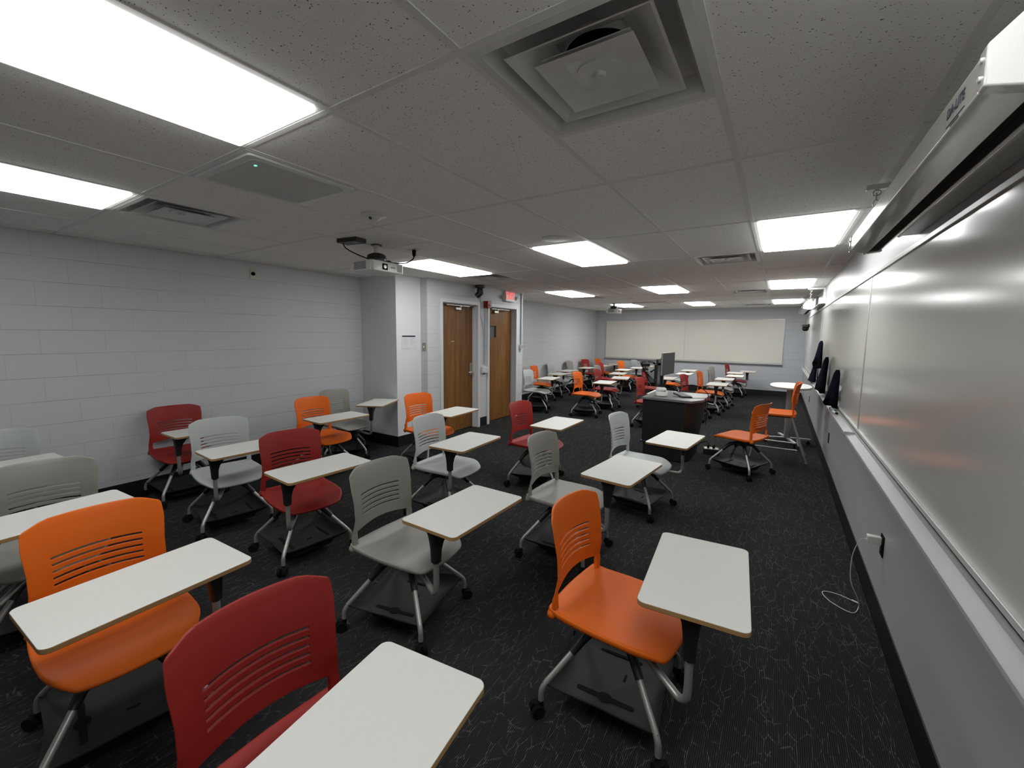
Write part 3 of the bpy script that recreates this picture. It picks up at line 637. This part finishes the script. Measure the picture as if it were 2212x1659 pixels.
def monitor(x, y, z, rot, w_, h_, label, m='screen'):
    e = empty('monitor', (x, y, z), rot, label, 'monitor', 'monitors on the lectern arm')
    obj('housing', MB().box(-.022, -w_/2, -h_/2, .0, w_/2, h_/2).prism(rrect(.05, w_*.6, .02), -h_*.3, h_*.3, T=Matrix.Translation((-.04, 0, 0))), 'black', e, bevel=.004)
    obj('display_panel', MB().box(.0, -w_/2+.008, -h_/2+.012, .0015, w_/2-.008, h_/2-.008), m, e)
    if m == 'mon': obj('silver_edge', MB().box(-.02, -w_/2-.003, -h_/2, .001, -w_/2, h_/2).box(-.02, -w_/2, h_/2, .001, w_/2, h_/2+.003), 'steel', e)
MON = mat('monitor_back_grey', (.045, .05, .052), .5); M['mon'] = MON
monitor(-1.065, 5.02, 1.250, R(-6), .50, .30, 'thin flat monitor on the lectern, larger grey panel facing the whiteboard', 'mon')
monitor(-1.175, 5.05, 1.13, R(2), .46, .37, 'lower black monitor edge-on behind the grey panel on the lectern', 'screen')
e = obj('monitor_arm', MB().cyl((0, 0, 0), (0, 0, .42), .018), 'black', LECT, (-.20, .17, PZ)); e['label'] = 'black monitor arm with cable tangle behind the screens'
obj('swing_arm', MB().tube([(0, 0, .40), (-.06, -.05, .42), (.04, -.12, .41)], .018, 10).tube([(0, 0, .30), (-.12, -.02, .32), (-.13, -.10, .30)], .015, 10), 'black', e)
cb = MB()
for k in range(6):
    a = k*1.1; cb.tube(bez([(-.05, 0, .40), (-.20-.02*k, .02*sin(a), .42+.02*cos(a)), (-.25, .05*sin(a), .32), (-.17, .03, .22-.02*k), (-.05, .0, .12)], 6), .0045, 6)
obj('cable_bundle', cb, 'blackd', e)
obj('clamp', MB().box(-.30, -.03, .36, -.18, .03, .43).box(-.28, -.035, .28, -.20, .03, .34), 'black', e, bevel=.01)
obj('chrome_joint', MB().cyl((-.27, -.04, .41), (-.12, -.045, .415), .006).cyl((-.22, -.05, .30), (-.17, -.05, .30), .008), 'steel', e)
cable([(-.95, 5.20, PZ+.006), (-.90, 5.15, PZ+.10), (-.72, 5.05, PZ+.145), (-.55, 4.98, PZ+.06), (-.54, 4.95, PZ-.10), (-.545, 4.95, PZ-.35)], .005, 'black cable arching over the lectern top and down its right side')
cable([(-.95, 4.80, PZ+.005), (-.85, 4.78, PZ+.005), (-.7, 4.80, PZ+.005), (-.58, 4.84, PZ+.005), (-.548, 4.86, PZ-.02), (-.548, 4.86, PZ-.3)], .003, 'thin dark cable lying flat across the lectern top')
e = empty('power_box', (-.50, 5.30, 0), R(12), 'black floor power box with two plugs right of the lectern', 'power box')
obj('box_body', MB().box(-.10, -.07, .001, .10, .07, .075), 'black', e, bevel=.004); obj('socket_plate', MB().box(-.085, -.055, .075, .085, .055, .079), 'steel', e)
for dx in (-.04, .03): obj('plug', MB().tube([(dx, 0, .079), (dx, 0, .105), (dx+.01, 0, .125)], [.017, .016, .006], 10), 'blackd', e)
cable([(-.53, 5.30, .12), (-.56, 5.28, .165), (-.64, 5.24, .14), (-.70, 5.2, .05), (-.71, 5.18, .008)], .005, 'black power cord from floor power box plugs to the lectern base')

# ------------------------------------------------------------------ oval pedestal table
e = empty('pedestal_table', (.40, 6.62, 0), 0, 'white oval standing table on grey pedestal beside the whiteboard', 'table')
ov = []
for k in range(48):
    a = 2*pi*k/48; ov.append((.27*abs(cos(a))**.85*(1 if cos(a) > 0 else -1), .44*abs(sin(a))**.8*(1 if sin(a) > 0 else -1)))
obj('table_top', MB().prism(ov, .872, .90, 0, 1, 1), ['top', 'alu'], e, bevel=.004)
obj('column', MB().prism(rrect(.085, .12, .03), .09, .86), 'silver', e); obj('support_plate', MB().prism(rrect(.16, .3, .02), .855, .872), 'steel', e)
ft = [(-.31, -.10), (.31, .06), (.10, -.34), (-.10, .31)]
for x_, y_ in ft:
    d = Vector((x_, y_, 0)).normalized(); n_ = Vector((-d.y, d.x, 0))*.022; a = Vector((0, 0, .07)); b2 = Vector((x_, y_, .065))
    f = MB(); p = [a-n_, a+n_, b2+n_, b2-n_]; f.ring([[tuple(q) for q in p], [tuple(q+Vector((0, 0, .025))) for q in p]], 0)
    fo = obj('foot', f, 'alu', e, bevel=.003)
    c = b2-d*.03; obj('caster', MB().cyl(tuple(c+n_*.5-Vector((0, 0, .04))), tuple(c-n_*.5-Vector((0, 0, .04))), .025).cyl(tuple(c-Vector((0, 0, .03))), tuple(c), .010), 'blackd', fo)

# ------------------------------------------------------------------ tablet-arm chairs
NU = 20
def back_half(z): 
    pts = [(.44, .222), (.50, .224), (.60, .212), (.68, .212), (.78, .220), (.86, .215), (.90, .210)]
    for (a, p), (b2, q) in zip(pts, pts[1:]):
        if z <= b2: return p+(q-p)*max(0, (z-a)/(b2-a))
    return pts[-1][1]
def back_x(z, u):
    pts = [(.42, -.188), (.50, -.200), (.60, -.198), (.70, -.205), (.80, -.222), (.885, -.248)]
    x = pts[-1][1]
    for (a, p), (b2, q) in zip(pts, pts[1:]):
        if z <= b2: x = p+(q-p)*max(0, (z-a)/(b2-a)); break
    k = min(1, max(0, (z-.45)/.15)); return x-(.050*k+.006)*(1-u*u)+.022*k
def make_back(zoff=0):
    mb = MB(); PN = .855
    us = [-1, -.93, -PN, -.78, -.66, -.52, -.38, -.24, -.12, 0, .12, .24, .38, .52, .66, .78, PN, .93, 1]
    zs = [.528, .548, .580]
    for k in range(5): z0 = .600+.0275*k; zs += [z0-.001, z0+.0080]
    zs += [.735, .76, .79, .82, .845, .862, .872]
    post = [.430, .455, .48, .505]
    th = .0095; V = {}
    rows = post+zs
    def P(i, j, s):
        z = rows[i]; u = us[j]
        zz = z
        if i >= len(post) and z < .60: zz = z+(.018*(1-min(1, abs(u)/.8)**2))*(1-(z-.528)/.072)      # arched opening
        if .595 < z < .73: zz = z+.010*(1-u*u)-.004        # slots bow gently
        if z > .80: zz = z-.014*max(0, abs(u)-.72)/.28*((z-.80)/.072)**2*1.6
        hw = back_half(zz)
        if z > .845: hw -= .010*((z-.845)/.027)**2
        edge = .012 if abs(u) > .97 else 0
        x = back_x(zz, u)+(th if s else 0)*(1 if abs(u) < .97 else .6)
        if z > .868: x += (-.004 if not s else -.004)
        if i < len(post) and abs(u) > .8: x += (.006 if s else -.004)
        return (x, u*hw, zz)
    def vi(i, j, s):
        k = (i, j, s)
        if k not in V: V[k] = len(mb.v); mb.v.append(P(i, j, s))
        return V[k]
    def solid(i, j):
        if i < 0 or j < 0 or i >= len(rows)-1 or j >= len(us)-1: return False
        um = (us[j]+us[j+1])/2
        if i < len(post): return abs(um) > PN
        z0, z1 = rows[i], rows[i+1]
        if abs((z1-z0)-.0090) < 1e-6 and .598 < z0 < .72 and abs(um) < .66: return False
        return True
    for i in range(len(rows)-1):
        for j in range(len(us)-1):
            if not solid(i, j): continue
            a, b2, c, d = vi(i, j, 1), vi(i, j+1, 1), vi(i+1, j+1, 1), vi(i+1, j, 1)
            mb.f.append((a, b2, c, d)); mb.m.append(0)
            a, b2, c, d = vi(i, j, 0), vi(i, j+1, 0), vi(i+1, j+1, 0), vi(i+1, j, 0)
            mb.f.append((d, c, b2, a)); mb.m.append(0)
            for (di, dj, p, q) in ((-1, 0, (i, j), (i, j+1)), (1, 0, (i+1, j+1), (i+1, j)), (0, -1, (i+1, j), (i, j)), (0, 1, (i, j+1), (i+1, j+1))):
                if not solid(i+di, j+dj):
                    mb.f.append((vi(*p, 0), vi(*q, 0), vi(*q, 1), vi(*p, 1))); mb.m.append(0)
    mb.v = [(x, y, z+zoff) for x, y, z in mb.v]
    return mb
def back_ribs():
    """raised rolls behind each slot band on the rear face"""
    mb = MB()
    for k in range(6):
        z = .5900+.0275*k; pts = [(back_x(z, u)-.0035, u*back_half(z)*.97, z+.010*(1-u*u)-.004) for u in [-.84+.168*i for i in range(11)]]
        rr = [.0035]+[.006]*9+[.0035]; mb.tube(pts, rr, 6)
    return mb
def make_seat():
    mb = MB(); nx, ny = 16, 16; rows = []
    x0, x1 = -.215, .265
    def sx(t): return x0+(x1-x0)*t
    def hw(t): 
        w_ = .222+.012*sin(pi*min(1, t*1.1))
        if t > .72: w_ -= .055*((t-.72)/.28)**2.2
        return w_
    def top(t, u):
        x = sx(t)
        if t > .75: x += .020*(1-u*u)*((t-.75)/.25)
        if t < .10: x -= .018*(1-u*u)*(1-t/.10)
        z = .452-.012*(1-u*u)*sin(pi*min(1, t*1.15))+.006*abs(u)**4
        if t > .72: z -= .040*((t-.72)/.28)**2
        if t < .12: z += .010*(1-t/.12)
        return (x, u*hw(t), z)
    g = [[top(i/nx, -1+2*j/ny) for j in range(ny+1)] for i in range(nx+1)]
    n = ny+1; v = [p for r_ in g for p in r_]; f = []
    for i in range(nx):
        for j in range(ny): a = i*n+j; f.append((a, a+n, a+n+1, a+1))
    border = [(0, j) for j in range(ny+1)]+[(i, ny) for i in range(1, nx+1)]+[(nx, j) for j in range(ny-1, -1, -1)]+[(i, 0) for i in range(nx-1, 0, -1)]
    nb = len(border); ring0 = [i*n+j for i, j in border]; prev = ring0
    for (ins, dz) in ((-.004, -.008), (-.003, -.022), (.006, -.036), (.022, -.036)):
        o = len(v); new = []
        for i, j in border:
            x, y, z = g[i][j]; cx, cy = .02, 0; L = max(1e-6, sqrt((x-cx)**2+(y-cy)**2)); k = ins/L
            zz = z+dz*(1-.35*max(0, (i/nx-.8)/.2))
            new.append(len(v)); v.append((x-(x-cx)*k, y-(y-cy)*k, zz))
        for a in range(nb):
            b2 = (a+1) % nb; f.append((prev[a], prev[b2], new[b2], new[a]))
        prev = new
    f.append(tuple(reversed(prev)))
    mb.add(v, f)
    for s in (-1, 1):   # rear ears the uprights grow from
        mb.ring([[(-.232, s*.185, z), (-.178, s*.180, z), (-.172, s*.236, z), (-.226, s*.240, z)] for z in (.405, .462)], 0)
    return mb
def make_hub():
    mb = MB().cyl((0, 0, .325), (0, 0, .362), .062, .058, 24).cyl((0, 0, .36), (0, 0, .408), .050, .050, 24).box(-.13, -.12, .405, .15, .12, .420)
    for k in range(4):
        T = Matrix.Rotation(k*pi/2, 4, 'Z')
        mb.tube([(.02, 0, .343), (.08, 0, .346), (.120, 0, .338), (.155, 0, .308), (.205, 0, .258)], [.025, .024, .023, .020, .0175], 12, 0, T)
    return mb
def make_leg():
    return MB().tube(bez([(.165, 0, .295), (.215, 0, .247), (.27, 0, .194), (.318, 0, .148), (.338, 0, .122), (.344, 0, .098), (.345, 0, .068)], 4), .0128, 12)
def make_caster():
    return MB().cyl((.345, 0, .045), (.345, 0, .070), .011).cyl((.362, -.026, .0285), (.362, -.008, .0285), .0275, n=20).cyl((.362, .008, .0285), (.362, .026, .0285), .0275, n=20).box(.335, -.008, .018, .375, .008, .058)
def make_tray():
    mb = MB(); h0 = .240; n = 16; v = []; f = []
    def surf(a, b2):
        m_ = max(abs(a), abs(b2)); c = abs(a*b2)
        e_ = max(0, (m_-.70)/.30)
        x, y = a*h0, b2*h0
        pull = (1-c)*e_*.018
        if abs(a) >= abs(b2): x -= math.copysign(pull, a)
        else: y -= math.copysign(pull, b2)
        z = .093+.040*e_**1.6+.014*c*c
        return x, y, z
    for s, dz in ((0, 0), (1, -.006)):
        for i in range(n+1):
            for j in range(n+1):
                x, y, z = surf(-1+2*i/n, -1+2*j/n); v.append((x, y, z+dz))
    k = (n+1)**2
    for i in range(n):
        for j in range(n):
            a = i*(n+1)+j; f.append((a, a+n+1, a+n+2, a+1)); f.append((k+a, k+a+1, k+a+n+2, k+a+n+1))
    per = [(0, j) for j in range(n)]+[(i, n) for i in range(n)]+[(n, j) for j in range(n, 0, -1)]+[(i, 0) for i in range(n, 0, -1)]
    ids = [i*(n+1)+j for i, j in per]
    for a in range(len(ids)):
        b2 = (a+1) % len(ids); f.append((ids[a], ids[b2], k+ids[b2], k+ids[a]))
    mb.add(v, f)
    mb.ring([[(x*w_, y*w_, z) for x, y in rrect(1, 1, .1)] for w_, z in ((.34, .090), (.30, .048))], 0)
    return mb
def make_slots():
    mb = MB()
    for s in (-1,):
        poly = []; 
        L, r_, R_ = .125, .011, .030
        yc = s*.125
        mb.prism(rrect(2*L, 2*r_, r_, 4, 0, yc), .0955, .0964); mb.prism([(R_*cos(a*pi/8), yc+R_*.85*sin(a*pi/8)) for a in range(16)], .0955, .0967)
    mb.prism(rrect(.20, .016, .008, 4, 0, .14), .0955, .0964)
    mb.prism(rrect(.010, .045, .005, 4, .05, .02), .0935, .0950)
    return mb
def make_arm(r):
    return MB().tube(bez([(.02, 0, .375), (r*.45, 0, .352), (r-.085, 0, .325), (r-.035, 0, .318), (r-.008, 0, .338), (r, 0, .375), (r, 0, .44), (r, 0, .53)], 5), .0145, 12)
def make_bracket():
    """black socket that widens under the desk; local origin at post, +x points along the desk"""
    mb = MB()
    def rg(x0, x1, w_, z): return [(x0, -w_*.6, z), (x0+.006, -w_, z), (x1-.006, -w_, z), (x1, -w_*.6, z), (x1, w_*.6, z), (x1-.006, w_, z), (x0+.006, w_, z), (x0, w_*.6, z)]
    mb.ring([rg(-.021, .021, .021, .500), rg(-.023, .023, .023, .56), rg(-.026, .034, .026, .60), rg(-.032, .062, .030, .64), rg(-.038, .105, .036, .662), rg(-.038, .11, .038, .682)], 0)
    mb.cyl((0, 0, .494), (0, 0, .502), .0175)
    return mb
def make_desk():
    mb = MB(); mb.prism(rrect(.60, .36, .028, 6), .682, .700, 0, 1, 2); return mb
ME = {}
for c in ('orange', 'red', 'gray', 'light'):
    ME['back', c] = make_back().mesh('backrest', [M[c]]); ME['seat', c] = make_seat().mesh('seat', [M[c]]); ME['rib', c] = back_ribs().mesh('back_rib', [M[c]])
ME['hub'] = make_hub().mesh('swivel_hub', [M['black']]); ME['leg'] = make_leg().mesh('leg', [M['silver']]); ME['caster'] = make_caster().mesh('caster', [M['blackd']])
ME['tray'] = make_tray().mesh('storage_tray', [M['tray']]); ME['slots'] = make_slots().mesh('tray_slot', [M['blackd']])
ME['bracket'] = make_bracket().mesh('desk_bracket', [M['black']]); ME['desk'] = make_desk().mesh('writing_desk', [M['top'], M['ply'], M['under']])

def chair(col, x, y, th, phi, r, a, label, base=45, desk=True):
    e = empty('tablet_chair', (x, y, 0), R(th), label, 'chair', 'classroom chairs on wheeled bases')
    link('seat', ME['seat', col], e, sub=1); b = link('backrest', ME['back', col], e, bevel=.0025)
    link('back_rib', ME['rib', col], b)
    br = R(base)
    link('swivel_hub', ME['hub'], e, rz=br)
    for k in range(4):
        l = link('leg', ME['leg'], e, rz=br+k*pi/2); link('caster', ME['caster'], l)
    t_ = link('storage_tray', ME['tray'], e, rz=br+pi/4); link('tray_slot', ME['slots'], t_, rz=-pi/2)
    if desk:
        p = R(phi-th); arm = link('desk_arm', make_arm(r).mesh('desk_arm', [M['silver']]), e, rz=p)
        pl = Vector((r*cos(p), r*sin(p), 0)); da = R(a-th)
        bk = link('desk_bracket', ME['bracket'], arm, (r, 0, 0), da-p)
        dk = link('writing_desk', ME['desk'], e, (pl.x+.23*cos(da), pl.y+.23*sin(da), 0), da, bevel=.002)
    return e
CH = [
 ('orange', -.326, .725, -4.2, -33.4, .412, 94.1, 'near orange chair right of centre, desk swung clear to its right', 52),
 ('red', -.769, -.449, -1.4, -43.9, .36, 96.6, 'big red chair at the bottom edge, closest to the camera', 45),
 ('orange', -1.992, -.504, -2.7, 45.9, .351, -87.8, 'large orange chair at lower left with desk across its front', 38),
 ('gray', -3.130, -.494, -9.6, -40.8, .386, 93.7, 'dark grey chair at the left edge behind the large orange chair', 45),
 ('light', -4.498, -.503, -6.9, -40.4, .385, 93.7, 'pale grey chair at the far left edge, by the left block wall', 45),
 ('red', -4.735, .681, -7.0, -23.2, .396, 90.1, 'red chair standing right against the left block wall', 50),
 ('light', -3.698, .638, -10.4, -36.6, .358, 86.2, 'pale grey chair between two red chairs in the left rows', 45),
 ('red', -2.729, .713, -12.4, -44.0, .364, 86.1, 'red chair left of the middle grey one, desk tilted across its lap', 50),
 ('gray', -1.531, .625, 1.2, -22.1, .392, 89.0, 'dark grey chair at the centre with its white desk pushed forward', 56),
 ('orange', -4.179, 1.843, .8, -42.4, .373, 87.2, 'orange chair between the left wall and the pillar', 45),
 ('gray', -4.570, 2.400, 1.1, 21.0, .380, 117, 'shadowed grey chair tucked in the corner beside the pillar', 8),
 ('orange', -3.417, 2.769, -5.2, -26.1, .410, 93.6, 'orange chair in front of the left wooden door', 45),
 ('light', -2.302, 1.831, 3.3, -43.7, .361, 92.7, 'pale grey chair in front of the orange chair by the door', 45),
 ('red', -2.015, 2.981, -3.0, -41.8, .378, 90.2, 'red chair alone in the aisle opposite the two doors', 66),
 ('gray', -1.068, 1.773, -1.8, -23.3, .414, 83.8, 'grey chair directly behind the near orange chair', 48),
 ('light', -.857, 2.922, -5.1, 36.6, .440, -96.3, 'pale grey chair just in front of the black lectern', 40),
 ('light', -4.125, 6.739, 2.4, 69.3, .456, -81.8, 'pale grey chair half hidden behind the corner past the doors', 66),
 ('orange', -4.608, 7.858, 6.3, -15.4, .432, 89.9, 'orange chair first behind the pale grey one at the door corner', 45),
 ('light', -4.735, 8.968, .3, -42.5, .422, 88.0, 'pale grey chair with shadow on the far left wall, between orange and dark grey', 45),
 ('gray', -4.735, 10.132, -.4, -31.8, .400, 92.2, 'dark grey chair against the far left wall beside the red one', 45),
 ('red', -4.70, 11.169, -10.4, -26.6, .400, 81.9, 'red chair against the far left wall below the far corner', 45),
 ('orange', -4.560, 11.92, -2.8, -12.1, .400, 112.5, 'orange chair in the far left corner of the room', 45),
 ('orange', -3.058, 6.917, -.7, -23.9, .431, 96.6, 'bright orange chair at the aisle end of the far block, nearest of them', 58),
 ('red', -3.012, 7.900, 1.6, 55.0, .430, -77.1, 'red chair just behind the bright orange aisle chair', 45),
 ('gray', -3.420, 8.960, .8, -27.3, .400, 98.1, 'grey chair hidden mostly behind two red chairs in the far block', 45),
 ('red', -3.739, 9.960, -3.4, -3.3, .420, 93.8, 'red chair in the far block, tallest in front of the corner orange chair', 45),
 ('orange', -3.533, 11.100, -7.9, -32.6, .400, 98.0, 'orange chair under the left end of the far whiteboard', 45),
 ('light', -3.400, 12.000, -8.9, -50.7, .400, 91.2, 'pale grey chair below the far whiteboard, left of the monitors', 45),
 ('red', -1.695, 6.612, -3.1, -43.0, .430, -90, 'red chair at the left side of the lectern, closer of the pair', 50),
 ('red', -2.167, 8.668, -.3, -43.0, .430, 90, 'red chair farther of the pair seen left of the lectern monitors', 45),
 ('red', -1.150, 7.756, -7.0, 10.0, .390, 90, 'red chair seen over the lectern top, left of the orange one', 45),
 ('orange', -1.00, 8.740, -4.2, 45.0, .340, 90, 'orange chair seen over the lectern top, right of the red one', 45),
 ('gray', -.914, 9.700, -5.2, 41.0, .370, 90, 'nearer of the two overlapping grey backs right of the monitors', 45),
 ('gray', -1.000, 10.700, -4.1, 34.0, .350, 90, 'farther of the two overlapping grey backs right of the monitors', 45),
 ('red', -.767, 11.85, -6.3, -40.0, .40, 90.0, 'farthest red chair, right of centre under the far whiteboard', 45),
 ('orange', -2.10, 9.86, -3.0, -18.0, .380, 90.0, 'orange chair whose seat shows behind the lectern monitors, back hidden by them'),
 ('light', -2.20, 10.98, -3.0, -10.0, .380, 90.0, 'pale grey chair mostly hidden behind the lectern monitors, next row after the orange seat'),
]
CH = [c if len(c) > 8 else (*c, 45) for c in CH]
for c in CH: chair(c[0], *c[1:7], c[7], c[8])
# orange chair without desk near the stool
chair('orange', -.10, 4.65, 160, 0, .4, 0, 'orange chair without a desk, back turned, between lectern and whiteboard', 20-160+90, desk=False)

# ------------------------------------------------------------------ tall orange stool
e = empty('stool_chair', (.235, 5.70, 0), R(180), 'tall orange stool chair with steel legs beside the oval table', 'stool')
Z = .165
smesh = make_seat(); smesh.v = [(x, y, z+Z) for x, y, z in smesh.v]
link('seat', smesh.mesh('seat', [M['orange']]), e, sub=1)
b = link('backrest', make_back(Z).mesh('backrest', [M['orange']]), e, bevel=.0025)
rb = back_ribs(); rb.v = [(x, y, z+Z) for x, y, z in rb.v]; link('back_rib', rb.mesh('back_rib', [M['orange']]), b)
for sx_, sy_ in ((-1, -1), (-1, 1), (1, -1), (1, 1)):
    obj('leg', MB().tube([(sx_*.17, sy_*.195, .60), (sx_*.235+(-.055 if sx_ < 0 else .0), sy_*.215, .22), (sx_*.27+(-.10 if sx_ < 0 else 0), sy_*.225, .012)], .0115, 10).cyl((sx_*.27+(-.10 if sx_ < 0 else 0), sy_*.225, .001), (sx_*.27+(-.10 if sx_ < 0 else 0), sy_*.225, .02), .014), 'silver', e)
for s in (-1, 1): obj('side_rail', MB().tube([(-.26, s*.217, .16), (.24, s*.217, .16)], .008, 8), 'silver', e)
obj('footrest', MB().tube([(.24, -.217, .22), (.24, .217, .22)], .009, 8).tube([(-.27, -.217, .22), (-.27, .217, .22)], .008, 8), 'silver', e)
obj('seat_frame', MB().box(-.18, -.20, .574, .18, .20, .592), 'black', e)

# ------------------------------------------------------------------ world, camera, exposure
wd = bpy.data.worlds.new('world'); S.world = wd; wd.use_nodes = True; wd.node_tree.nodes['Background'].inputs[0].default_value = (.02, .02, .022, 1)
cam = bpy.data.cameras.new('camera'); co = bpy.data.objects.new('view_camera', cam); C.objects.link(co)
cam.sensor_width = 36; cam.sensor_fit = 'HORIZONTAL'; cam.lens = 903.15/2212*36; cam.clip_start = .02; cam.clip_end = 60
cam.shift_x = -9.71/2212; cam.shift_y = -16.57/2212
yaw, pitch, roll = -.5598, -.1011, .0110
f = Vector((sin(yaw)*cos(pitch), cos(yaw)*cos(pitch), sin(pitch))); rt = Vector((cos(yaw), -sin(yaw), 0)); up = rt.cross(f)
r2 = rt*cos(roll)+up*sin(roll); u2 = -rt*sin(roll)+up*cos(roll)
mw = Matrix(((r2.x, u2.x, -f.x, .2188), (r2.y, u2.y, -f.y, -.9973), (r2.z, u2.z, -f.z, H-.8034), (0, 0, 0, 1)))
co.matrix_world = mw
S.camera = co
S.view_settings.view_transform = 'Standard'; S.view_settings.look = 'None'; S.view_settings.gamma = 1; S.view_settings.use_curve_mapping = False
S.view_settings.exposure = 0.0
try:
    S.cycles.max_bounces = 8; S.cycles.diffuse_bounces = 4; S.cycles.glossy_bounces = 4; S.cycles.sample_clamp_indirect = 6; S.cycles.use_denoising = True
except Exception: pass
